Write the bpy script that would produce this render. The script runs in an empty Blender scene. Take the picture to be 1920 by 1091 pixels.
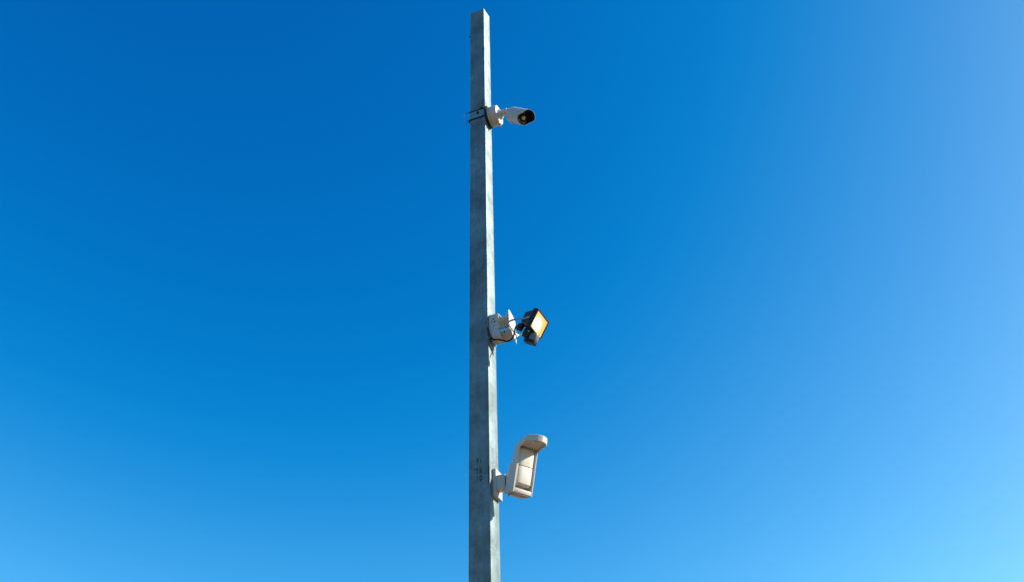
import bpy, bmesh, math, random
from mathutils import Vector, Matrix, noise

C = bpy.context.scene.collection
SC = bpy.context.scene
R = math.radians
random.seed(7)

# ------------------------------------------------------------------ camera
POLE_ANGLE = 0.35983            # the pole's section is turned about the vertical
PITCH, ROLL = 0.65136, 0.03609
cam_d = bpy.data.cameras.new('camera')
cam = bpy.data.objects.new('camera', cam_d)
C.objects.link(cam)
cam_d.sensor_width = 36.0
cam_d.lens = 1530.67 / 1920 * 36.0
cam_d.clip_start = 0.05
cam_d.clip_end = 20000
c_, s_ = math.cos(PITCH), math.sin(PITCH)
fw = Vector((0, c_, s_)); up = Vector((0, -s_, c_)); rt = Vector((1, 0, 0))
cr, sr = math.cos(ROLL), math.sin(ROLL)
rr = rt * cr - up * sr
uu = rt * sr + up * cr
bk = -fw
cam.matrix_world = Matrix(((rr.x, uu.x, bk.x, 0.12337), (rr.y, uu.y, bk.y, -2.69097),
                           (rr.z, uu.z, bk.z, 1.6), (0, 0, 0, 1)))
SC.camera = cam
EYE = 1.6

# ------------------------------------------------------------------ sky and sun
SUN_EL = R(31.0)
SUN_AZ = R(1.0)                # from +X towards +Y
world = bpy.data.worlds.new('World')
SC.world = world
world.use_nodes = True
nt = world.node_tree
nt.nodes.clear()
sky = nt.nodes.new('ShaderNodeTexSky')
sky.sky_type = 'NISHITA'
sky.sun_disc = False
sky.sun_elevation = SUN_EL
sky.sun_rotation = R(90) - SUN_AZ
sky.altitude = 0
sky.air_density = 1.0
sky.dust_density = 0.5
sky.ozone_density = 4.0
# the photograph's rendering of the sky is contrasty and saturated: one tone curve per channel, the same in every direction
# (power, gain, gain falling off with height, offset)
SKY_K = ((2.2, 15.994, -17.386, -0.064), (1.5, 3.961, -1.333, 0.0), (0.9, 1.897, 0.167, 0.0))
sep = nt.nodes.new('ShaderNodeSeparateColor')
cmb = nt.nodes.new('ShaderNodeCombineColor')
nt.links.new(sky.outputs['Color'], sep.inputs['Color'])
def wmath(op, a, b=None, c=None):
    n = nt.nodes.new('ShaderNodeMath'); n.operation = op
    for i, v in enumerate((a, b, c)):
        if v is None: continue
        if isinstance(v, (int, float)): n.inputs[i].default_value = v
        else: nt.links.new(v, n.inputs[i])
    return n.outputs[0]
wtc = nt.nodes.new('ShaderNodeTexCoord')
wsp = nt.nodes.new('ShaderNodeSeparateXYZ')
nt.links.new(wtc.outputs['Generated'], wsp.inputs[0])
low = wmath('EXPONENT', wmath('MULTIPLY', wmath('MAXIMUM', wsp.outputs['Z'], 0.24), -4.0))
for i, (gam, gain, lowg, off) in enumerate(SKY_K):
    v_ = wmath('POWER', wmath('MULTIPLY', sep.outputs[i], 0.1), gam)
    v_ = wmath('MULTIPLY', v_, wmath('MULTIPLY_ADD', low, lowg * 10, gain * 10))
    v_ = wmath('ADD', v_, off * 10)
    if off:   # soft toe instead of a hard clip at black
        v_ = wmath('MULTIPLY', wmath('ADD', v_, wmath('SQRT', wmath('MULTIPLY_ADD', v_, v_, 0.010))), 0.5)
    v_ = wmath('MAXIMUM', v_, 0.0)
    nt.links.new(wmath('MINIMUM', v_, (3.2, 7.3, 10.4)[i]), cmb.inputs[i])
bg = nt.nodes.new('ShaderNodeBackground')
bg.inputs['Strength'].default_value = 0.0574
out = nt.nodes.new('ShaderNodeOutputWorld')
nt.links.new(cmb.outputs['Color'], bg.inputs['Color'])
nt.links.new(bg.outputs['Background'], out.inputs['Surface'])

sun_d = bpy.data.lights.new('sun', 'SUN')
sun_d.energy = 5.0
sun_d.angle = R(0.5)
sun_d.color = (1.0, 0.91, 0.79)
sun = bpy.data.objects.new('sun', sun_d)
C.objects.link(sun)
sd = Vector((math.cos(SUN_AZ) * math.cos(SUN_EL), math.sin(SUN_AZ) * math.cos(SUN_EL), math.sin(SUN_EL)))
sun.rotation_euler = sd.to_track_quat('Z', 'Y').to_euler()
sun.location = sd * 20

SC.view_settings.view_transform = 'Standard'
SC.view_settings.look = 'None'
SC.view_settings.gamma = 1.0
SC.view_settings.exposure = 0.8
SC.view_settings.use_curve_mapping = False

# ------------------------------------------------------------------ materials
def mat(name, col=(0.8, 0.8, 0.8), rough=0.5, metal=0.0, var=0.0, scale=40.0, bump=0.0, bscale=200.0,
        stain=None, stain_amt=0.0, stain_scale=25.0, coat=0.0, sss=0.0, stretch=(1, 1, 1), rvar=0.0):
    m = bpy.data.materials.new(name)
    m.use_nodes = True
    t = m.node_tree
    b = t.nodes['Principled BSDF']
    b.inputs['Base Color'].default_value = (*col, 1)
    b.inputs['Roughness'].default_value = rough
    b.inputs['Metallic'].default_value = metal
    b.inputs['Coat Weight'].default_value = coat
    if sss:
        b.inputs['Subsurface Weight'].default_value = sss
        b.inputs['Subsurface Radius'].default_value = (0.01, 0.008, 0.006)
    tc = t.nodes.new('ShaderNodeTexCoord')
    mp = t.nodes.new('ShaderNodeMapping')
    mp.inputs['Scale'].default_value = stretch
    t.links.new(tc.outputs['Object'], mp.inputs['Vector'])
    cs = None
    if var or stain_amt:
        n = t.nodes.new('ShaderNodeTexNoise')
        n.inputs['Scale'].default_value = scale
        n.inputs['Detail'].default_value = 5
        n.inputs['Roughness'].default_value = 0.6
        t.links.new(mp.outputs['Vector'], n.inputs['Vector'])
        mr = t.nodes.new('ShaderNodeMapRange')
        mr.inputs['From Min'].default_value = 0.3
        mr.inputs['From Max'].default_value = 0.7
        mr.inputs['To Min'].default_value = 1 - var
        mr.inputs['To Max'].default_value = 1 + var * 0.6
        t.links.new(n.outputs['Fac'], mr.inputs['Value'])
        mx = t.nodes.new('ShaderNodeMix')
        mx.data_type = 'RGBA'
        mx.blend_type = 'MULTIPLY'
        mx.inputs[0].default_value = 1
        mx.inputs[6].default_value = (*col, 1)
        t.links.new(mr.outputs['Result'], mx.inputs[7])
        cs = mx.outputs[2]
        if stain_amt:
            n2 = t.nodes.new('ShaderNodeTexNoise')
            n2.inputs['Scale'].default_value = stain_scale
            n2.inputs['Detail'].default_value = 6
            t.links.new(mp.outputs['Vector'], n2.inputs['Vector'])
            m2 = t.nodes.new('ShaderNodeMapRange')
            m2.inputs['From Min'].default_value = 0.52
            m2.inputs['From Max'].default_value = 0.72
            m2.inputs['To Min'].default_value = 0
            m2.inputs['To Max'].default_value = stain_amt
            t.links.new(n2.outputs['Fac'], m2.inputs['Value'])
            mx2 = t.nodes.new('ShaderNodeMix')
            mx2.data_type = 'RGBA'
            t.links.new(m2.outputs['Result'], mx2.inputs[0])
            t.links.new(cs, mx2.inputs[6])
            mx2.inputs[7].default_value = (*stain, 1)
            cs = mx2.outputs[2]
        t.links.new(cs, b.inputs['Base Color'])
        if rvar:
            m3 = t.nodes.new('ShaderNodeMapRange')
            m3.inputs['To Min'].default_value = rough - rvar
            m3.inputs['To Max'].default_value = rough + rvar
            t.links.new(n.outputs['Fac'], m3.inputs['Value'])
            t.links.new(m3.outputs['Result'], b.inputs['Roughness'])
    if bump:
        n = t.nodes.new('ShaderNodeTexNoise')
        n.inputs['Scale'].default_value = bscale
        n.inputs['Detail'].default_value = 4
        t.links.new(mp.outputs['Vector'], n.inputs['Vector'])
        bp = t.nodes.new('ShaderNodeBump')
        bp.inputs['Strength'].default_value = bump
        bp.inputs['Distance'].default_value = 0.001
        t.links.new(n.outputs['Fac'], bp.inputs['Height'])
        t.links.new(bp.outputs['Normal'], b.inputs['Normal'])
    return m


def galvanised(name, base, metal=0.8, rough=0.42, streak=True):
    """hot-dip zinc: spangle cells, cloudy patches, faint vertical runs"""
    m = bpy.data.materials.new(name)
    m.use_nodes = True
    t = m.node_tree
    N, Lk = t.nodes, t.links
    b = N['Principled BSDF']
    b.inputs['Metallic'].default_value = metal
    tc = N.new('ShaderNodeTexCoord')
    v = N.new('ShaderNodeTexVoronoi'); v.inputs['Scale'].default_value = 75
    wob = N.new('ShaderNodeTexNoise'); wob.inputs['Scale'].default_value = 30; wob.inputs['Detail'].default_value = 3
    Lk.new(tc.outputs['Object'], wob.inputs['Vector'])
    ad = N.new('ShaderNodeMix'); ad.data_type = 'RGBA'; ad.blend_type = 'ADD'; ad.inputs[0].default_value = 0.06
    Lk.new(tc.outputs['Object'], ad.inputs[6]); Lk.new(wob.outputs['Color'], ad.inputs[7])
    Lk.new(ad.outputs[2], v.inputs['Vector'])
    bw = N.new('ShaderNodeRGBToBW'); Lk.new(v.outputs['Color'], bw.inputs['Color'])
    cl = N.new('ShaderNodeTexNoise'); cl.inputs['Scale'].default_value = 9; cl.inputs['Detail'].default_value = 7; cl.inputs['Roughness'].default_value = 0.65
    Lk.new(tc.outputs['Object'], cl.inputs['Vector'])
    mp = N.new('ShaderNodeMapping'); mp.inputs['Scale'].default_value = (70, 70, 4)
    Lk.new(tc.outputs['Object'], mp.inputs['Vector'])
    st = N.new('ShaderNodeTexNoise'); st.inputs['Scale'].default_value = 1.0; st.inputs['Detail'].default_value = 5
    Lk.new(mp.outputs['Vector'], st.inputs['Vector'])

    def mr(src, a, c, lo, hi):
        q = N.new('ShaderNodeMapRange')
        q.inputs['From Min'].default_value = a; q.inputs['From Max'].default_value = c
        q.inputs['To Min'].default_value = lo; q.inputs['To Max'].default_value = hi
        Lk.new(src, q.inputs['Value']); return q.outputs['Result']

    def mul(x, y):
        q = N.new('ShaderNodeMath'); q.operation = 'MULTIPLY'
        Lk.new(x, q.inputs[0]); Lk.new(y, q.inputs[1]); return q.outputs[0]
    f = mul(mr(bw.outputs['Val'], 0.2, 0.8, 0.93, 1.06), mr(cl.outputs['Fac'], 0.3, 0.7, 0.66, 1.25))
    if streak:
        f = mul(f, mr(st.outputs['Fac'], 0.3, 0.7, 0.88, 1.06))
    # scattered pale specks and dark nicks
    sp = N.new('ShaderNodeTexNoise'); sp.inputs['Scale'].default_value = 120; sp.inputs['Detail'].default_value = 2
    Lk.new(tc.outputs['Object'], sp.inputs['Vector'])
    sm = N.new('ShaderNodeMapping'); sm.inputs['Scale'].default_value = (22, 22, 75)
    Lk.new(tc.outputs['Object'], sm.inputs['Vector'])
    s2 = N.new('ShaderNodeTexNoise'); s2.inputs['Scale'].default_value = 1.0; s2.inputs['Detail'].default_value = 3
    Lk.new(sm.outputs['Vector'], s2.inputs['Vector'])
    f = mul(f, mr(s2.outputs['Fac'], 0.62, 0.76, 1.0, 1.35))
    f = mul(f, mr(sp.outputs['Fac'], 0.68, 0.78, 1.0, 1.9))
    f = mul(f, mr(sp.outputs['Fac'], 0.22, 0.30, 0.6, 1.0))
    mx = N.new('ShaderNodeMix'); mx.data_type = 'RGBA'; mx.blend_type = 'MULTIPLY'; mx.inputs[0].default_value = 1
    mx.inputs[6].default_value = (*base, 1); Lk.new(f, mx.inputs[7])
    Lk.new(mx.outputs[2], b.inputs['Base Color'])
    Lk.new(mr(cl.outputs['Fac'], 0.3, 0.7, rough + 0.07, rough - 0.05), b.inputs['Roughness'])
    bp = N.new('ShaderNodeBump'); bp.inputs['Strength'].default_value = 0.25; bp.inputs['Distance'].default_value = 0.0012
    Lk.new(cl.outputs['Fac'], bp.inputs['Height']); Lk.new(bp.outputs['Normal'], b.inputs['Normal'])
    return m


M = {}
M['zinc'] = galvanised('galvanised_zinc', (0.205, 0.265, 0.268), 0.70, 0.66)
M['band'] = galvanised('band_steel', (0.26, 0.31, 0.30), 0.6, 0.52, streak=False)
M['white'] = mat('white_enamel', (0.50, 0.47, 0.43), 0.42, var=0.05, scale=30, stain=(0.42, 0.38, 0.30), stain_amt=0.35, stain_scale=28, bump=0.1, bscale=260)
M['bracket'] = mat('white_powder_coat', (0.50, 0.47, 0.42), 0.5, var=0.06, scale=35, stain=(0.35, 0.29, 0.20), stain_amt=0.4, stain_scale=30, bump=0.15, bscale=300)
M['plastic'] = mat('cream_plastic', (0.56, 0.50, 0.43), 0.45, var=0.03, scale=20, stain=(0.5, 0.44, 0.34), stain_amt=0.25, stain_scale=22, bump=0.05, bscale=300)
M['lens_plastic'] = mat('fresnel_plastic', (0.64, 0.57, 0.48), 0.38, var=0.03, scale=15, sss=0.15)
M['black'] = mat('black_paint', (0.007, 0.007, 0.008), 0.55, var=0.2, scale=60, bump=0.2, bscale=400)
M['rubber'] = mat('black_rubber', (0.006, 0.006, 0.007), 0.75, var=0.25, scale=80, bump=0.3)
M['glass_black'] = mat('black_front_glass', (0.006, 0.006, 0.007), 0.12, coat=0.5)
M['lens'] = mat('camera_lens', (0.55, 0.56, 0.52), 0.3, metal=0.6)
M['steel'] = mat('dull_steel', (0.42, 0.43, 0.45), 0.4, metal=0.85, var=0.2, scale=60)
M['dome'] = mat('milky_dome', (0.15, 0.165, 0.165), 0.35, sss=0.2, var=0.08, scale=60)
M['ink'] = mat('stencil_ink', (0.02, 0.03, 0.04), 0.8, var=0.4, scale=200)
_t = M['ink'].node_tree
_n = _t.nodes.new('ShaderNodeTexNoise'); _n.inputs['Scale'].default_value = 260; _n.inputs['Detail'].default_value = 3
_c = _t.nodes.new('ShaderNodeTexCoord'); _t.links.new(_c.outputs['Object'], _n.inputs['Vector'])
_m = _t.nodes.new('ShaderNodeMapRange'); _m.inputs['From Min'].default_value = 0.40; _m.inputs['From Max'].default_value = 0.56
_m.inputs['To Min'].default_value = 0.1; _m.inputs['To Max'].default_value = 0.75
_t.links.new(_n.outputs['Fac'], _m.inputs['Value']); _t.links.new(_m.outputs['Result'], _t.nodes['Principled BSDF'].inputs['Alpha'])
M['ground'] = mat('dry_ground', (0.17, 0.125, 0.075), 0.95, var=0.3, scale=0.6, stain=(0.16, 0.16, 0.09), stain_amt=0.6, stain_scale=0.15, bump=0.6, bscale=30)
M['concrete'] = mat('concrete', (0.36, 0.35, 0.32), 0.9, var=0.2, scale=6, bump=0.5, bscale=60)

# lit panel of the floodlight: warm glow with the hot chip in the middle (the lamp is on)
m = bpy.data.materials.new('lit_lamp_panel'); m.use_nodes = True
t = m.node_tree; t.nodes.clear()
tc = t.nodes.new('ShaderNodeTexCoord')
mp = t.nodes.new('ShaderNodeMapping'); mp.inputs['Location'].default_value = (0.013, 0.008, 0); mp.inputs['Scale'].default_value = (1.0, 1.15, 0)
ln = t.nodes.new('ShaderNodeVectorMath'); ln.operation = 'LENGTH'
t.links.new(tc.outputs['Object'], mp.inputs['Vector']); t.links.new(mp.outputs['Vector'], ln.inputs[0])
rp = t.nodes.new('ShaderNodeValToRGB')
mr = t.nodes.new('ShaderNodeMapRange'); mr.inputs['From Max'].default_value = 0.06
t.links.new(ln.outputs['Value'], mr.inputs['Value']); t.links.new(mr.outputs['Result'], rp.inputs['Fac'])
el = rp.color_ramp.elements
el[0].position = 0.0; el[0].color = (7.0, 6.0, 4.3, 1)
el[1].position = 1.0; el[1].color = (0.57, 0.38, 0.11, 1)
e = el.new(0.36); e.color = (1.7, 1.45, 0.95, 1)
e = el.new(0.56); e.color = (0.72, 0.56, 0.27, 1)
e = el.new(0.7); e.color = (0.60, 0.45, 0.165, 1)
em = t.nodes.new('ShaderNodeEmission'); em.inputs['Strength'].default_value = 1.0
t.links.new(rp.outputs['Color'], em.inputs['Color'])
o_ = t.nodes.new('ShaderNodeOutputMaterial'); t.links.new(em.outputs['Emission'], o_.inputs['Surface'])
M['lit'] = m

# ------------------------------------------------------------------ mesh helpers
def V(*a):
    return Vector(a)


def add_box(bm, lo, hi, F=None, bev=0.0):
    F = F or Matrix.Identity(4)
    lo, hi = Vector(lo), Vector(hi)
    g = bmesh.ops.create_cube(bm, size=1.0)
    vs = g['verts']
    for v in vs:
        v.co = Vector(((lo.x + hi.x) / 2 + v.co.x * (hi.x - lo.x), (lo.y + hi.y) / 2 + v.co.y * (hi.y - lo.y), (lo.z + hi.z) / 2 + v.co.z * (hi.z - lo.z)))
    if bev:
        es = list({e for v in vs for e in v.link_edges})
        r = bmesh.ops.bevel(bm, geom=es, offset=bev, segments=2, affect='EDGES', profile=0.5)
        vs = list({v for f in r['faces'] for v in f.verts} | {v for v in vs if v.is_valid})
    for v in vs:
        v.co = F @ v.co
    return vs


def axis_frame(org, zdir, xhint=(0, 0, 1)):
    z = Vector(zdir).normalized()
    x = Vector(xhint)
    x = (x - z * x.dot(z)).normalized()
    y = z.cross(x)
    return Matrix(((x.x, y.x, z.x, org[0]), (x.y, y.y, z.y, org[1]), (x.z, y.z, z.z, org[2]), (0, 0, 0, 1)))


def add_lathe(bm, prof, F, seg=40, caps=True):
    """prof: list of (radius, distance along F's z)"""
    rings = []
    for r, h in prof:
        rings.append([bm.verts.new(F @ Vector((r * math.cos(2 * math.pi * k / seg), r * math.sin(2 * math.pi * k / seg), h))) for k in range(seg)])
    for a, b in zip(rings, rings[1:]):
        for k in range(seg):
            bm.faces.new((a[k], a[(k + 1) % seg], b[(k + 1) % seg], b[k]))
    if caps:
        bm.faces.new(list(reversed(rings[0])))
        bm.faces.new(rings[-1])


def add_prism(bm, poly, h0, h1, F, bev=0.0):
    """poly in F's xy plane, extruded along F's z from h0 to h1"""
    a = [bm.verts.new(Vector((p[0], p[1], h0))) for p in poly]
    b = [bm.verts.new(Vector((p[0], p[1], h1))) for p in poly]
    n = len(poly)
    fs = [bm.faces.new(list(reversed(a))), bm.faces.new(b)]
    for k in range(n):
        fs.append(bm.faces.new((a[k], a[(k + 1) % n], b[(k + 1) % n], b[k])))
    vs = set(a + b)
    if bev:
        es = [e for e in {e for f in fs for e in f.edges}]
        r = bmesh.ops.bevel(bm, geom=es, offset=bev, segments=2, affect='EDGES', profile=0.5)
        vs = {v for v in vs if v.is_valid} | {v for f in r['faces'] for v in f.verts}
    for v in vs:
        v.co = F @ v.co


def catmull(pts, n=8):
    P = [Vector(p) for p in pts]
    P = [P[0] * 2 - P[1]] + P + [P[-1] * 2 - P[-2]]
    o = []
    for i in range(1, len(P) - 2):
        for k in range(n):
            t_ = k / n
            a, b, c, d = P[i - 1], P[i], P[i + 1], P[i + 2]
            o.append(0.5 * ((2 * b) + (c - a) * t_ + (2 * a - 5 * b + 4 * c - d) * t_ ** 2 + (3 * b - a - 3 * c + d) * t_ ** 3))
    o.append(P[-2])
    return o


def add_tube(bm, pts, r, seg=10, smooth=8, ry=None):
    P = catmull(pts, smooth) if smooth else [Vector(p) for p in pts]
    n = None
    rings = []
    for i, p in enumerate(P):
        d = (P[min(i + 1, len(P) - 1)] - P[max(i - 1, 0)]).normalized()
        if n is None:
            n = d.orthogonal().normalized()
        n = (n - d * n.dot(d)).normalized()
        b = d.cross(n)
        rings.append([bm.verts.new(p + n * (r * math.cos(2 * math.pi * k / seg)) + b * ((ry or r) * math.sin(2 * math.pi * k / seg))) for k in range(seg)])
    for a, b in zip(rings, rings[1:]):
        for k in range(seg):
            bm.faces.new((a[k], a[(k + 1) % seg], b[(k + 1) % seg], b[k]))
    bm.faces.new(list(reversed(rings[0])))
    bm.faces.new(rings[-1])


def add_strip(bm, pts, wdir, w, th):
    """a flat strip bent along pts: width w along wdir, thickness th"""
    wd = Vector(wdir).normalized()
    rings = []
    P = [Vector(p) for p in pts]
    for i, p in enumerate(P):
        d = (P[min(i + 1, len(P) - 1)] - P[max(i - 1, 0)]).normalized()
        n = d.cross(wd).normalized()
        rings.append([bm.verts.new(p + wd * (sx * w / 2) + n * (sy * th / 2)) for sx, sy in ((-1, -1), (1, -1), (1, 1), (-1, 1))])
    for a, b in zip(rings, rings[1:]):
        for k in range(4):
            bm.faces.new((a[k], a[(k + 1) % 4], b[(k + 1) % 4], b[k]))
    bm.faces.new(list(reversed(rings[0])))
    bm.faces.new(rings[-1])


def link(name, bm, material, parent=None, angle=32):
    bmesh.ops.recalc_face_normals(bm, faces=bm.faces[:])
    me = bpy.data.meshes.new(name)
    bm.to_mesh(me)
    bm.free()
    for m_ in (material if isinstance(material, (list, tuple)) else [material]):
        me.materials.append(m_)
    for p in me.polygons:
        p.use_smooth = True
    me.set_sharp_from_angle(angle=R(angle))
    o = bpy.data.objects.new(name, me)
    C.objects.link(o)
    if parent:
        o.parent = parent
    return o


def thing(name, label, cat, matrix, group=None):
    o = bpy.data.objects.new(name, None)
    o.empty_display_size = 0.05
    C.objects.link(o)
    o.matrix_world = matrix
    o['label'] = label
    o['category'] = cat
    if group:
        o['group'] = group
    return o


ROT = Matrix.Rotation(-POLE_ANGLE, 4, 'Z')      # pole axes: +X out of the sunlit face, -Y out of the shaded face


def at_pole(x=0.0, y=0.0, z=0.0):
    return ROT @ Matrix.Translation((x, y, z))


H = 0.04                                         # half of the pole's side

# ------------------------------------------------------------------ setting: the ground
bm = bmesh.new()
n_ = 60
def gco(i):
    t_ = (i / n_) * 2 - 1
    return math.copysign(abs(t_) ** 3, t_) * 6000
grid = [[None] * (n_ + 1) for _ in range(n_ + 1)]
for i in range(n_ + 1):
    for j in range(n_ + 1):
        x, y = gco(i), gco(j)
        r_ = math.hypot(x, y)
        z = -0.02 + 0.03 * noise.noise(Vector((x * 0.3, y * 0.3, 0))) * min(1, r_ / 3)
        grid[i][j] = bm.verts.new((x, y, z))
for i in range(n_):
    for j in range(n_):
        bm.faces.new((grid[i][j], grid[i + 1][j], grid[i + 1][j + 1], grid[i][j + 1]))
g = link('ground', bm, M['ground'])
g['kind'] = 'structure'

# ------------------------------------------------------------------ the pole
TOP = EYE + 3.9915
pole = thing('steel_pole', 'tall square galvanised steel pole rising in the centre of the blue sky', 'pole', at_pole())
bm = bmesh.new()
rad = 0.0016
def section(h, r, seg=3):
    o = []
    for cx, cy, a0 in ((h - r, h - r, 0), (-h + r, h - r, 90), (-h + r, -h + r, 180), (h - r, -h + r, 270)):
        for k in range(seg + 1):
            a = R(a0 + 90 * k / seg)
            o.append((cx + r * math.cos(a), cy + r * math.sin(a)))
    return o
so, si = section(H, rad), section(H - 0.004, 0.0015)
def topz(x, y):                                  # the saw cut at the top is not square
    return TOP + 0.002 + 0.38 * y - 0.01 * x
levels = [-0.3] + [k * 0.25 for k in range(0, 22)]
rings = [[bm.verts.new((x, y, z)) for x, y in so] for z in levels]
rings.append([bm.verts.new((x, y, topz(x, y))) for x, y in so])
rings.append([bm.verts.new((x, y, topz(x, y))) for x, y in si])
rings.append([bm.verts.new((x, y, TOP - 0.6)) for x, y in si])
for a, b in zip(rings, rings[1:]):
    for k in range(len(so)):
        bm.faces.new((a[k], a[(k + 1) % len(so)], b[(k + 1) % len(so)], b[k]))
link('tube', bm, M['zinc'], pole)
bm = bmesh.new()
add_box(bm, (-0.2, -0.2, -0.2), (0.2, 0.2, 0.03), bev=0.015)
link('concrete_footing', bm, M['concrete'], pole)
bm = bmesh.new()
add_lathe(bm, [(0.0022, 0), (0.0022, 0.006), (0.0042, 0.006), (0.0042, 0.010)], axis_frame((-H, -0.030, EYE + 3.781), (-1, 0, 0)), 8)
link('bolt', bm, M['rubber'], pole)

# stencilled figures on the shaded face, worn ink
def stencil(txt, x, z, size, sx=1.0):
    cu = bpy.data.curves.new('figures', 'FONT')
    cu.body = txt
    cu.size = size
    cu.align_x = 'CENTER'
    cu.align_y = 'CENTER'
    cu.offset = size * 0.018
    cu.extrude = 0.0002
    cu.space_character = 1.25
    o = bpy.data.objects.new('tmp', cu)
    C.objects.link(o)
    dg = bpy.context.evaluated_depsgraph_get()
    me = bpy.data.meshes.new_from_object(o.evaluated_get(dg))
    bpy.data.objects.remove(o)
    me.name = 'stencilled_figures'
    me.materials.clear()
    me.materials.append(M['ink'])
    q = bpy.data.objects.new('stencilled_figures', me)
    C.objects.link(q)
    q.parent = pole
    q.location = (x, -H - 0.0004, z)
    q.rotation_euler = (R(90), 0, 0)
    q.scale = (sx, 1, 1)
    return q
stencil('71', -0.001, EYE + 1.274, 0.026, 0.75)
stencil('15', -0.001, EYE + 1.237, 0.028, 0.75)
stencil('10', -0.001, EYE + 1.209, 0.029, 0.75)
bm = bmesh.new()
add_box(bm, (-0.0195, -H - 0.0006, 1.2450 + EYE), (-0.0035, -H, 1.2480 + EYE))
link('ink_stroke', bm, M['ink'], pole)
bm = bmesh.new()  # narrow black strip beside the corner, small block at its lower end
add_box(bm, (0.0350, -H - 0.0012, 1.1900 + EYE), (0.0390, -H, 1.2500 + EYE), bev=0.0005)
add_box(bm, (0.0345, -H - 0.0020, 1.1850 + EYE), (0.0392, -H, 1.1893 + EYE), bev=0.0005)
link('black_strip', bm, M['rubber'], pole)

# ------------------------------------------------------------------ mounting band and ties around the pole
ZB = EYE + 3.115
band = thing('mounting_band', 'bare steel band wrapped round the pole behind the security camera', 'bracket', at_pole(0, 0, ZB))
def wrap(h, r=0.004):
    return [(x, y) for x, y in section(h, r, 3)]
def band_mesh(h, th, z0, z1, tilt=0.0):
    bm = bmesh.new()
    o_, i_ = wrap(h + th), wrap(h)
    def zz(x, y, z):
        return z + tilt * (x)
    rg = [[bm.verts.new((x, y, zz(x, y, z0))) for x, y in i_], [bm.verts.new((x, y, zz(x, y, z0))) for x, y in o_],
          [bm.verts.new((x, y, zz(x, y, z1))) for x, y in o_], [bm.verts.new((x, y, zz(x, y, z1))) for x, y in i_]]
    for q in range(4):
        a, b = rg[q], rg[(q + 1) % 4]
        for k in range(len(a)):
            bm.faces.new((a[k], a[(k + 1) % len(a)], b[(k + 1) % len(a)], b[k]))
    return bm
link('steel_band', band_mesh(H + 0.0006, 0.0022, -0.026, 0.026), M['band'], band)
bm = bmesh.new()
add_lathe(bm, [(0.0062, 0), (0.0062, 0.004), (0.0050, 0.007)], axis_frame((0.003, -H - 0.0028, 0.004), (0, -1, 0)), 6)
add_lathe(bm, [(0.0032, 0), (0.0032, 0.013)], axis_frame((0.003, -H - 0.0028, 0.004), (0.25, -1, 0.1)), 8)
link('bolt', bm, M['rubber'], band)

def tie(name_label, z, tail, knob):
    t_ = thing('cable_tie', name_label, 'cable tie', at_pole(0, 0, z), 'black ties holding the security camera')
    link('strap', band_mesh(H + 0.0032, 0.0014, -0.0026, 0.0026), M['rubber'], t_)
    b_ = bmesh.new()
    add_tube(b_, tail, 0.0012, 6, 6)
    link('tail', b_, M['rubber'], t_)
    b_ = bmesh.new()
    add_box(b_, *knob, bev=0.0012)
    link('tie_head', b_, M['rubber'], t_)
    return t_
tie('black cable tie along the top edge of the band, with the longer thick tail', EYE + 3.1435,
    [(-0.040, -0.040, 0.001), (-0.046, -0.048, 0.000), (-0.048, -0.070, -0.035), (-0.046, -0.100, -0.085), (-0.044, -0.108, -0.116)],
    ((0.016, -0.0495, -0.004), (0.034, -0.0425, 0.006)))
tie('black cable tie along the bottom edge of the band, with the thin drooping tail', EYE + 3.087,
    [(-0.040, -0.040, 0.000), (-0.045, -0.046, -0.001), (-0.047, -0.056, -0.022), (-0.046, -0.070, -0.055), (-0.044, -0.075, -0.085)],
    ((-0.049, -0.040, -0.006), (-0.0425, -0.028, 0.006)))

# ------------------------------------------------------------------ bullet security camera
ZC = EYE + 3.109
sc = thing('security_camera', 'white bullet security camera with black front, highest device on the pole', 'security camera', at_pole(H, 0, ZC))
X = (1, 0, 0)
# coordinates below: x out from the sunlit face, z from the junction box axis
bm = bmesh.new()
add_lathe(bm, [(0.050, 0.0008), (0.053, 0.0012), (0.053, 0.010), (0.050, 0.0105)], axis_frame((0, -0.004, -0.004), X), 40)
for yy, zz, rr_ in ((-0.046, 0.020, 0.008), (-0.047, -0.008, 0.007), (-0.040, 0.036, 0.007)):
    add_lathe(bm, [(rr_, 0.001), (rr_, 0.010), (rr_ * 0.6, 0.013)], axis_frame((0, yy, zz), X), 10)
link('rubber_gasket', bm, M['rubber'], sc)
bm = bmesh.new()
add_lathe(bm, [(0.048, 0.0108), (0.0505, 0.012), (0.0505, 0.022), (0.0490, 0.0225)], axis_frame((0, 0, 0), X), 48)
link('back_plate', bm, M['white'], sc)
bm = bmesh.new()
add_lathe(bm, [(0.0490, 0.0228), (0.0500, 0.0240), (0.0505, 0.0270), (0.0498, 0.0555), (0.0490, 0.0580), (0.0470, 0.0590), (0.0300, 0.0596)], axis_frame((0, 0, 0), X), 56)
link('junction_box', bm, M['white'], sc)
for yy, zz in ((0.000, -0.0530), (0.022, -0.048)):
    bm = bmesh.new()
    add_box(bm, (0.046, yy - 0.0025, zz - 0.007), (0.0575, yy + 0.0025, zz + 0.004), bev=0.001)
    link('locking_tab', bm, M['white'], sc)
bm = bmesh.new()
add_lathe(bm, [(0.0270, 0.0598), (0.0265, 0.0625), (0.0240, 0.0690), (0.0200, 0.0740), (0.0160, 0.0765)], axis_frame((0, 0, 0), X), 40)
link('flange', bm, M['white'], sc)
bm = bmesh.new()
add_lathe(bm, [(0.0165, 0.0768), (0.0162, 0.0960), (0.0150, 0.0985), (0.0165, 0.1000), (0.0165, 0.1040)], axis_frame((0, 0, 0), (1, -0.06, -0.03)), 28)
link('arm', bm, M['white'], sc)
A = V(0.1325, -0.026, -0.061)                    # centre of the body's rear
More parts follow.
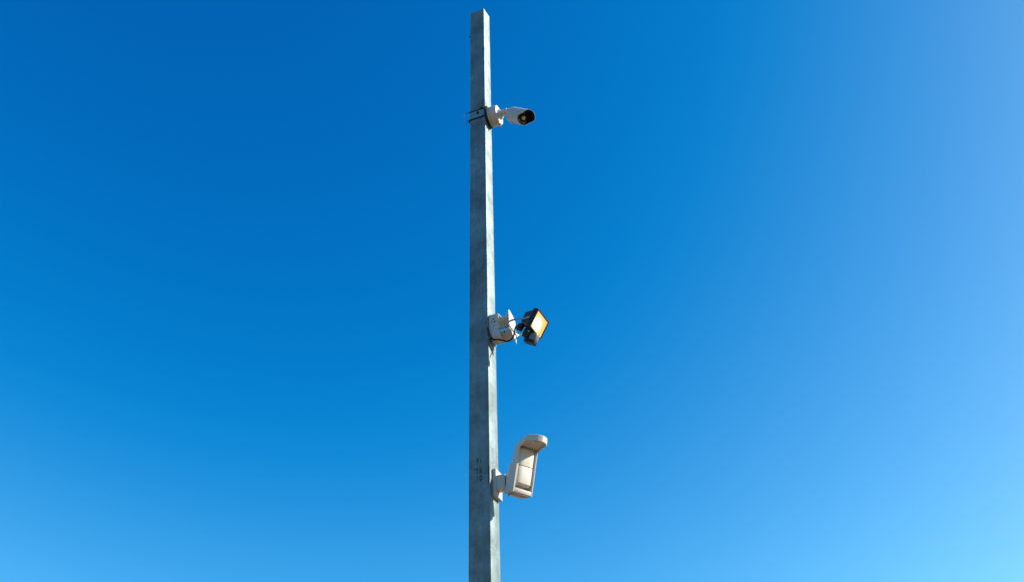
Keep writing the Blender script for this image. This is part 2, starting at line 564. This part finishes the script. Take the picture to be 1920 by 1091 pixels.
D = V(0.61, -0.29, -0.73).normalized()
bm = bmesh.new()
r_ = 0.0168
add_lathe(bm, [(r_ * math.sin(R(a)), -r_ * math.cos(R(a))) for a in (8, 25, 45, 65, 85, 105, 125, 145, 160)], axis_frame((0.110, -0.008, -0.009), (0.6, -0.2, -0.5)), 28)
add_lathe(bm, [(0.0135, 0.0), (0.0135, 0.052)], axis_frame((0.110, -0.008, -0.008), A - V(0.110, -0.008, -0.008)), 24)
link('knuckle', bm, M['white'], sc)
bm = bmesh.new()
add_lathe(bm, [(0.0045, 0), (0.0045, 0.006)], axis_frame((0.108, -0.0150, -0.006), (0, -1, -0.2)), 10)
add_box(bm, (0.106, -0.018, -0.034), (0.116, -0.010, -0.024), bev=0.001)
link('pivot_screw', bm, M['rubber'], sc)
FB = axis_frame(A, D, (0, 0, 1))                # x of this frame points to the camera's own top
LB, RB = 0.118, 0.0385
bm = bmesh.new()
# rear cap, chamfer and wall, then a hood that reaches forward over the top; double wall
seg = 64
prof = [(0.014, 0.0), (0.027, 0.0), (0.0285, 0.0015), (0.0380, 0.0150), (RB, 0.018), (RB, LB * 0.5), (RB, LB * 0.85)]
def hood(a):
    c = math.cos(a)
    k = max(0.0, min(1.0, (c + 0.45) / 0.75))
    return LB + 0.004 + 0.036 * (k * k * (3 - 2 * k))
rings = []
for r_, h_ in prof:
    rings.append([bm.verts.new(FB @ V(r_ * math.cos(2 * math.pi * k / seg), r_ * math.sin(2 * math.pi * k / seg), h_)) for k in range(seg)])
rings.append([bm.verts.new(FB @ V(RB * math.cos(2 * math.pi * k / seg), RB * math.sin(2 * math.pi * k / seg), hood(2 * math.pi * k / seg))) for k in range(seg)])
ri = RB - 0.0022
rings.append([bm.verts.new(FB @ V(ri * math.cos(2 * math.pi * k / seg), ri * math.sin(2 * math.pi * k / seg), hood(2 * math.pi * k / seg))) for k in range(seg)])
nb = len(rings)
rings.append([bm.verts.new(FB @ V(ri * math.cos(2 * math.pi * k / seg), ri * math.sin(2 * math.pi * k / seg), LB - 0.012)) for k in range(seg)])
for q, (a, b) in enumerate(zip(rings, rings[1:])):
    for k in range(seg):
        f = bm.faces.new((a[k], a[(k + 1) % seg], b[(k + 1) % seg], b[k]))
        f.material_index = 1 if q == nb - 1 else 0
bm.faces.new(list(reversed(rings[0])))
link('body', bm, [M['white'], M['black']], sc)
bm = bmesh.new()
add_lathe(bm, [(0.0355, LB - 0.011), (0.0355, LB - 0.004), (0.034, LB - 0.003), (0.0185, LB - 0.003), (0.0180, LB - 0.007)], FB, 48, caps=True)
link('front_glass', bm, M['glass_black'], sc)
FL = FB @ Matrix.Translation((-0.004, 0.0, 0))
bm = bmesh.new()
add_lathe(bm, [(0.0180, LB - 0.0025), (0.0180, LB + 0.004), (0.0160, LB + 0.005), (0.0140, LB + 0.001)], FL, 36)
lr = link('lens_ring', bm, M['black'], sc)
bm = bmesh.new()
add_lathe(bm, [(0.0115, LB + 0.0012), (0.0108, LB + 0.0045), (0.0085, LB + 0.0075), (0.0045, LB + 0.0092), (0.001, LB + 0.0096)], FL, 28)
link('lens', bm, M['lens'], sc)
for an in (150, 210):
    bm = bmesh.new()
    add_lathe(bm, [(0.0035, LB - 0.0025), (0.0030, LB + 0.0005), (0.001, LB + 0.0015)], FB @ Matrix.Translation((0.027 * math.cos(R(an)), 0.027 * math.sin(R(an)), 0)), 12)
    link('infrared_led', bm, M['steel'], sc)
bm = bmesh.new()
add_box(bm, (-RB - 0.0035, -0.006, 0.020), (-RB + 0.003, 0.006, 0.046), FB, bev=0.0015)
link('mounting_rail', bm, M['white'], sc)

# ------------------------------------------------------------------ bracket of the floodlight
ZF = EYE + 1.84
fb = thing('floodlight_bracket', 'white stand-off bracket with screw holes, between pole and lit floodlight', 'bracket', at_pole(H, 0, ZF))
BK = M['bracket']
bm = bmesh.new()
add_box(bm, (0.0006, -0.032, -0.048), (0.0040, 0.036, 0.062), bev=0.0008)
link('wall_plate', bm, BK, fb)
bm = bmesh.new()
add_prism(bm, [(0.002, 0.061), (0.0415, 0.061), (0.0415, 0.012), (0.050, -0.002), (0.050, -0.010), (0.002, -0.030)], 0.0, 0.0030, axis_frame((0, -0.030, 0), (0, -1, 0), (1, 0, 0)))
sp_ = link('side_panel', bm, BK, fb)
for x, z, r_ in ((0.0205, 0.0380, 0.0030), (0.0262, 0.0245, 0.0030), (0.0125, 0.0235, 0.0018), (0.0235, 0.0060, 0.0018)):
    bm = bmesh.new()
    add_lathe(bm, [(r_, 0.0), (r_, 0.0012), (r_ * 0.6, 0.0018)], axis_frame((x, -0.0332, z), (0, -1, 0)), 12)
    link('screw', bm, M['rubber'], fb)  # black disc standing in for the dark of an open hole
# flanges: thick wedges with a scooped near edge
def flange_poly(x0, x1, y0, y1, scoop, n=10):
    o = [(x1, y1), (x0, y1)]
    for k in range(n + 1):
        t_ = k / n
        o.append((x0 + (x1 - x0) * t_, y0 + scoop * math.sin(math.pi * t_)))
    return o
def wedge(name, x0, x1, y0, y1, scoop, ztop_near, ztop_far, zbot_near, zbot_far, slant=0.0):
    b_ = bmesh.new()
    P = flange_poly(x0, x1, y0, y1, scoop)
    def zt(y): return ztop_near + (ztop_far - ztop_near) * (y - y0) / (y1 - y0)
    def zb(y): return zbot_near + (zbot_far - zbot_near) * (y - y0) / (y1 - y0)
    def xs_(x, y): return x - slant * (y - y0) / (y1 - y0) * (1 - 0.75 * (x - x0) / (x1 - x0))
    a = [b_.verts.new((xs_(x, y), y, zb(y))) for x, y in P]
    c = [b_.verts.new((xs_(x, y), y, zt(y))) for x, y in P]
    b_.faces.new(list(reversed(a))); b_.faces.new(c)
    for k in range(len(P)):
        b_.faces.new((a[k], a[(k + 1) % len(P)], c[(k + 1) % len(P)], c[k]))
    return link(name, b_, BK, fb)
wedge('upper_flange', 0.0420, 0.0835, -0.0265, 0.012, 0.012, 0.061, 0.030, 0.058, 0.012, 0.022)
wedge('lower_flange', 0.0300, 0.0835, -0.020, 0.026, 0.014, -0.010, -0.014, -0.013, -0.040)
bm = bmesh.new()
add_box(bm, (0.0045, 0.031, -0.040), (0.0500, 0.0345, 0.0195), bev=0.0008)
link('back_web', bm, BK, fb)
# lower near gusset that bulges out below the side panel
bm = bmesh.new()
P = [(0.003, -0.012), (0.022, 0.0), (0.034, -0.012), (0.046, -0.030), (0.050, -0.048), (0.030, -0.058), (0.008, -0.052)]
near = [bm.verts.new((x, -0.034, z)) for x, z in P]
far = [bm.verts.new((x * 0.9 + 0.002, 0.014, z + 0.002)) for x, z in P]
mid = bm.verts.new((0.024, -0.040, -0.022))
for k in range(len(P)):
    bm.faces.new((near[k], near[(k + 1) % len(P)], mid))
    bm.faces.new((near[k], far[k], far[(k + 1) % len(P)], near[(k + 1) % len(P)]))
bm.faces.new(far)
link('gusset', bm, BK, fb)
for x, y, z in ((0.066, -0.010, 0.0475), (0.058, -0.012, -0.020)):
    bm = bmesh.new()
    add_lathe(bm, [(0.0032, 0.0), (0.0032, 0.004)], axis_frame((x, y, z), (0.1, -0.8, -0.6)), 12)
    link('screw', bm, M['rubber'], fb)  # black plug drawn for the dark inside of a flange hole
# outer plate that carries the lamp's yoke
bm = bmesh.new()
PL = [(-0.033, 0.064), (-0.022, 0.070), (0.018, 0.062), (0.040, 0.050), (0.043, -0.010), (0.047, -0.050), (0.034, -0.044), (0.000, -0.030), (-0.030, -0.020)]
add_prism(bm, PL, 0.0840, 0.0865, Matrix(((0, 0, 1, 0), (1, 0, 0, 0), (0, 1, 0, 0), (0, 0, 0, 1))))
link('outer_plate', bm, BK, fb)

# ------------------------------------------------------------------ the floodlight
ncol = V(0.857, 0.0, -0.515); ucol = V(0.515, 0.0, 0.857); ecol = V(0, 1, 0)
ROLLF = Matrix.Rotation(R(3.2), 4, 'Z')
FM = Matrix(((ecol.x, ucol.x, ncol.x, 0.2445), (ecol.y, ucol.y, ncol.y, -0.012), (ecol.z, ucol.z, ncol.z, EYE + 1.8135), (0, 0, 0, 1)))
fl = thing('floodlight', 'small black floodlight switched on, glowing warm, with a motion sensor hanging under it', 'floodlight', ROT @ FM @ ROLLF)
# own axes: x sideways, y up the face, z out of the face
GW, GH, MG = 0.0500, 0.0345, 0.0060
def rrect(w, h, r, seg=4):
    o = []
    for cx, cy, a0 in ((w - r, h - r, 0), (-w + r, h - r, 90), (-w + r, -h + r, 180), (w - r, -h + r, 270)):
        for k in range(seg + 1):
            a = R(a0 + 90 * k / seg)
            o.append((cx + r * math.cos(a), cy + r * math.sin(a)))
    return o
def loft(b_, loops, cap0=True, cap1=True):
    rg = [[b_.verts.new(v) for v in lp] for lp in loops]
    n = len(rg[0])
    for a, c in zip(rg, rg[1:]):
        for k in range(n):
            b_.faces.new((a[k], a[(k + 1) % n], c[(k + 1) % n], c[k]))
    if cap0: b_.faces.new(list(reversed(rg[0])))
    if cap1: b_.faces.new(rg[-1])
bm = bmesh.new()
lo = []
for w, h, r_, z in ((GW + MG - 0.002, GH + MG - 0.002, 0.004, -0.020), (GW + MG, GH + MG, 0.004, -0.017), (GW + MG, GH + MG, 0.004, 0.001), (GW + MG - 0.0012, GH + MG - 0.0012, 0.003, 0.0032), (GW + 0.0022, GH + 0.0022, 0.002, 0.0032), (GW, GH, 0.002, -0.004)):
    lo.append([(x, y, z) for x, y in rrect(w, h, r_)])
loft(bm, lo, True, False)
link('frame', bm, M['black'], fl)
bm = bmesh.new()
loft(bm, [[(x, y, z) for x, y in rrect(GW - 0.0002, GH - 0.0002, 0.0018)] for z in (-0.003, -0.0005)])
link('lit_panel', bm, M['lit'], fl)
bm = bmesh.new()
loft(bm, [[(x * 1.0, y, z) for x, y in rrect(w, h, 0.006)] for w, h, z in ((0.030, 0.020, -0.062), (0.034, 0.024, -0.060), (0.046, 0.032, -0.030), (0.050, 0.035, -0.0202))])
link('housing', bm, M['black'], fl)
for k in range(7):
    x = -0.036 + 0.012 * k
    bm = bmesh.new()
    add_prism(bm, [(-0.0330, -0.0205), (0.0330, -0.0205), (0.0330, -0.030), (0.0230, -0.060), (-0.0230, -0.060), (-0.0330, -0.030)] if abs(x) < 0.03 else [(-0.0330, -0.0205), (0.0330, -0.0205), (0.0330, -0.034), (-0.0330, -0.034)],
              x - 0.001, x + 0.001, Matrix(((0, 0, 1, 0), (1, 0, 0, 0), (0, 1, 0, 0), (0, 0, 0, 1))) @ Matrix.Scale(1.06, 4, (1, 0, 0)))
    link('cooling_fin', bm, M['black'], fl)
bm = bmesh.new()
add_box(bm, (-0.014, -0.049, -0.082), (0.010, -0.018, -0.060), bev=0.006)
link('terminal_box', bm, M['black'], fl)
bm = bmesh.new()
add_box(bm, (-0.018, -0.0705, -0.042), (0.018, -0.036, -0.0105), bev=0.004)
link('sensor_housing', bm, M['black'], fl)
bm = bmesh.new()
loft(bm, [[(x, y, z + 0.0) for x, z in [(p[0], p[1] + 0.006) for p in rrect(w, d, 0.008)]] for w, d, y in ((0.014, 0.013, -0.0445), (0.016, 0.016, -0.050), (0.016, 0.016, -0.068), (0.0145, 0.0145, -0.0735))])
link('sensor_dome', bm, M['dome'], fl)
bm = bmesh.new()
loft(bm, [[(x, y, z - 0.001) for x, z in rrect(w, d, 0.009)] for w, d, y in ((0.015, 0.024, -0.0738), (0.0165, 0.0260, -0.0750), (0.0165, 0.0260, -0.0850), (0.0145, 0.0240, -0.0875))])
link('sensor_cap', bm, M['black'], fl)
bm = bmesh.new()
add_lathe(bm, [(0.0045, 0), (0.0045, 0.0035), (0.003, 0.0045)], axis_frame((-0.0182, -0.046, -0.016), (-1, 0, 0)), 14)
link('screw', bm, M['steel'], fl)
# U-shaped yoke: base on the bracket's outer plate, arms to the sides of the housing (given in pole axes, moved to the lamp's)
INV = (FM @ ROLLF).inverted()
def to_lamp(x, y, z):
    return INV @ V(x, y, z)
bm = bmesh.new()
W_ = INV.to_3x3() @ V(0.15, 0, 1)
pts = [(0.226, -0.0715, 1.8130), (0.162, -0.0690, 1.8220), (0.140, -0.0600, 1.8260), (0.1310, -0.0480, 1.8280), (0.1292, -0.036, 1.8300), (0.1290, 0.0, 1.8300), (0.1292, 0.036, 1.8300), (0.1310, 0.0480, 1.8300), (0.140, 0.0575, 1.8360), (0.160, 0.0540, 1.8340), (0.218, 0.0475, 1.8260)]
add_strip(bm, catmull([to_lamp(a, b, c + EYE) for a, b, c in pts], 4), W_, 0.0075, 0.0022)
link('yoke', bm, M['steel'], fl)
for s in (-1, 1):
    bm = bmesh.new()
    p0 = to_lamp(0.223, s * 0.0607 - 0.012, EYE + (1.8130 if s < 0 else 1.8255))
    add_lathe(bm, [(0.0048, 0), (0.0048, 0.003), (0.0028, 0.005)], axis_frame(p0, INV.to_3x3() @ V(0, s, 0)), 8)
    link('bolt', bm, M['steel'], fl)

# supply cable, hangs in a loop from pole to lamp
cb = thing('power_cable', 'thick black cable looping from the pole below the bracket up to the floodlight', 'cable', at_pole(H, -H, EYE + 1.80))
bm = bmesh.new()
CP = [(0.0400, -0.044, 1.8350), (0.0460, -0.046, 1.8120), (0.0540, -0.046, 1.7860), (0.0640, -0.044, 1.7730), (0.0800, -0.040, 1.7700), (0.0985, -0.035, 1.7650), (0.1130, -0.030, 1.7590), (0.1255, -0.020, 1.7670), (0.1335, -0.010, 1.7860), (0.1360, 0.000, 1.8130), (0.1430, -0.006, 1.8290), (0.1560, -0.012, 1.8340), (0.1680, -0.014, 1.8340)]
add_tube(bm, [(x - H, y + H, z - 1.80) for x, y, z in CP], 0.0034, 10, 8)
link('outer_sheath', bm, M['rubber'], cb)
bm = bmesh.new()
add_box(bm, (0.0125, -0.012, -0.038), (0.0165, 0.002, -0.020), bev=0.001)
link('cable_clip', bm, M['rubber'], cb)

# ------------------------------------------------------------------ motion detector
ZM = EYE
az, tl, ro = 0.62, 0.217, -0.064
n_v = V(math.cos(az) * math.cos(tl), -math.sin(az) * math.cos(tl), -math.sin(tl))
w_v = V(0, 0, 1).cross(n_v).normalized(); u_v = n_v.cross(w_v)
w2 = w_v * math.cos(ro) + u_v * math.sin(ro)
u2 = u_v * math.cos(ro) - w_v * math.sin(ro)
DM = Matrix(((w2.x, u2.x, n_v.x, 0.1548), (w2.y, u2.y, n_v.y, -0.030), (w2.z, u2.z, n_v.z, EYE + 1.1275), (0, 0, 0, 1)))
pd = thing('motion_detector', 'cream outdoor motion detector with rounded rain hood, lowest device on the pole', 'motion detector', ROT @ DM)
# own axes: x sideways, y up, z out of the front; origin bottom centre of the front
PM = M['plastic']
HW = 0.0388
# housing: the side profile sweeps forward at the top into the rain hood; profiles are (z, y)
ZY = Matrix(((0, 0, 1, 0), (0, 1, 0, 0), (1, 0, 0, 0), (0, 0, 0, 1)))
side_prof = [(0.0, 0.0), (0.0, 0.140), (0.0004, 0.149), (0.0015, 0.1535), (0.0015, 0.1790), (-0.006, 0.1772), (-0.013, 0.1745), (-0.020, 0.1710), (-0.026, 0.1660), (-0.0300, 0.1590), (-0.0320, 0.1500), (-0.0335, 0.1200), (-0.0365, 0.0)]
for x0, x1 in ((-HW, -HW + 0.0035), (HW - 0.0035, HW)):
    bm = bmesh.new()
    add_prism(bm, side_prof, x0, x1, ZY)
    link('side_wall', bm, PM, pd)
bm = bmesh.new()
add_prism(bm, [(-0.0355, 0.0004), (-0.0325, 0.1200), (-0.0310, 0.1500), (-0.0290, 0.1585), (-0.0250, 0.1655), (-0.0195, 0.1703), (-0.0125, 0.1737), (-0.0055, 0.1765), (0.0013, 0.1783),
               (0.0013, 0.1700), (-0.008, 0.1670), (-0.016, 0.1620), (-0.0215, 0.1540), (-0.0225, 0.1400), (-0.0240, 0.0004)], -HW + 0.0036, HW - 0.0036, ZY)
link('back_shell', bm, PM, pd)
bm = bmesh.new()
add_box(bm, (-HW + 0.0037, 0.0004, -0.0330), (HW - 0.0037, 0.0150, -0.0004), bev=0.0015)
link('bottom_block', bm, PM, pd)
bm = bmesh.new()
add_lathe(bm, [(0.0014, 0), (0.0014, 0.0012)], axis_frame((0.002, 0.0085, -0.0004), (0, 0, 1)), 10)
link('screw', bm, M['rubber'], pd)
# lens: two stacked half-cylinder windows with a groove between them
def half_cyl(y0, y1, hw, dep, zb, rnd):
    b_ = bmesh.new()
    lo_ = []
    ys = [(y0, 0.80), (y0 + 0.0015, 0.93), (y0 + rnd, 1.0), (y1 - 0.001, 1.0), (y1, 0.985)]
    for y, s in ys:
        lp = []
        for k in range(49):
            a = math.pi * k / 48
            lp.append((-hw * math.copysign(abs(math.cos(a)) ** 0.60, math.cos(a)) * (0.5 + 0.5 * s), y, zb + dep * s * math.sin(a) ** 0.50))
        lo_.append(lp)
    loft(b_, lo_)
    return b_
link('lens_window', half_cyl(0.0310, 0.0930, 0.0348, 0.0310, -0.0299, 0.004), M['lens_plastic'], pd, 40)
link('lens_window', half_cyl(0.0943, 0.1640, 0.0348, 0.0306, -0.0299, 0.002), M['lens_plastic'], pd, 40)
for s_ in (-1, 1):
    bm = bmesh.new()
    xa, xb = sorted((s_ * 0.0318, s_ * (HW - 0.0037)))
    add_box(bm, (xa, 0.0155, -0.0290), (xb, 0.1600, -0.0012), bev=0.0006)
    link('window_frame', bm, PM, pd)
bm = bmesh.new()
add_box(bm, (-HW + 0.0037, 0.0155, -0.0340), (HW - 0.0037, 0.160, -0.0300))
link('lens_backing', bm, PM, pd)
bm = bmesh.new()
lo_ = []
for y, s in ((0.0270, 0.90), (0.0305, 1.0)):
    lo_.append([(-0.0335 * math.cos(math.pi * k / 24), y, -0.0296 + 0.0310 * s * math.sin(math.pi * k / 24) ** 0.60) for k in range(25)])
loft(bm, lo_)
link('lens_sill', bm, PM, pd)
# rain hood: faceted front corners, deep band, hollow underside
half = [(1.0, 0.0017), (1.003, 0.012), (1.01, 0.024), (1.02, 0.036), (1.03, 0.0480), (1.01, 0.0510), (0.68, 0.0690), (0.60, 0.0722), (0.42, 0.0780), (0.21, 0.0815)]
plan = [(-p[0] * HW, p[1]) for p in half] + [(0.0, 0.0828)] + [(p[0] * HW, p[1]) for p in reversed(half)]
def interp(z, tab):
    for (a_, b_), (c__, d_) in zip(tab, tab[1:]):
        if z <= c__:
            t_ = max(0.0, (z - a_) / (c__ - a_))
            return b_ + (d_ - b_) * t_
    return tab[-1][1]
yb_tab = [(0.0, 0.1530), (0.012, 0.1590), (0.024, 0.1645), (0.036, 0.1675), (0.050, 0.1685), (0.08, 0.1675)]
yt_tab = [(0.0, 0.1785), (0.012, 0.1825), (0.024, 0.1862), (0.036, 0.1890), (0.050, 0.1905), (0.08, 0.1895)]
def inset(d, dz=0.0):
    o = []
    for x, z in plan:
        zz = max(0.0017, z - (d if z > 0.03 else 0) + dz)
        o.append((x * (HW - d) / HW, zz))
    return o
bm = bmesh.new()
loops = []
for d, lift_, tab in ((0.0028, 0.0085, yb_tab), (0.0026, 0.0004, yb_tab), (0.0020, 0.0, yb_tab), (0.0004, 0.0, yb_tab), (0.0, 0.0006, yb_tab), (0.0, -0.0012, yt_tab), (0.0008, 0.0, yt_tab), (0.004, 0.0008, yt_tab), (0.012, 0.0018, yt_tab)):
    loops.append([(x, interp(z0, tab) + lift_, z) for (x, z), (_, z0) in zip(inset(d), plan)])
loft(bm, loops)
link('rain_hood', bm, PM, pd, 15)
bm = bmesh.new()
add_lathe(bm, [(0.0030, 0), (0.0030, 0.004), (0.002, 0.005)], axis_frame((-0.004, 0.1765, 0.048), (0, -1, 0)), 12)
link('test_button', bm, M['steel'], pd)
bm = bmesh.new()
add_box(bm, (-HW + 0.002, -0.001, -0.060), (HW - 0.003, 0.104, -0.0368), bev=0.003)
link('rear_box', bm, PM, pd)
bm = bmesh.new()
add_tube(bm, [(-0.024, 0.004, -0.040), (-0.028, -0.004, -0.042), (-0.029, -0.010, -0.040)], 0.0022, 8)
add_box(bm, (-0.026, -0.0035, -0.040), (-0.014, 0.0, -0.024), bev=0.001)
link('drain_cap', bm, M['steel'], pd)

mb = thing('detector_bracket', 'white swivel wall mount that holds the hooded motion detector to the pole', 'bracket', at_pole(H, 0, EYE + 1.195))
bm = bmesh.new()
add_box(bm, (0.0006, -0.0205, -0.0505), (0.0150, 0.0370, 0.0505), bev=0.0015)
link('wall_plate', bm, M['white'], mb)
bm = bmesh.new()
add_box(bm, (0.0152, -0.0200, -0.0300), (0.0480, 0.0100, 0.0235), bev=0.0015)
link('swivel_block', bm, M['white'], mb)
bm = bmesh.new()
add_box(bm, (0.0484, -0.0170, -0.026), (0.0505, 0.0080, 0.018))
link('joint_gap', bm, M['rubber'], mb)
bm = bmesh.new()
add_box(bm, (0.0508, -0.0200, -0.0300), (0.0640, 0.0100, 0.0225), bev=0.0015)
link('swivel_knuckle', bm, M['white'], mb)
bm = bmesh.new()
add_lathe(bm, [(0.006, 0), (0.006, 0.004), (0.004, 0.006)], axis_frame((0.044, -0.004, -0.0302), (0, 0, -1)), 12)
link('screw', bm, M['steel'], mb)
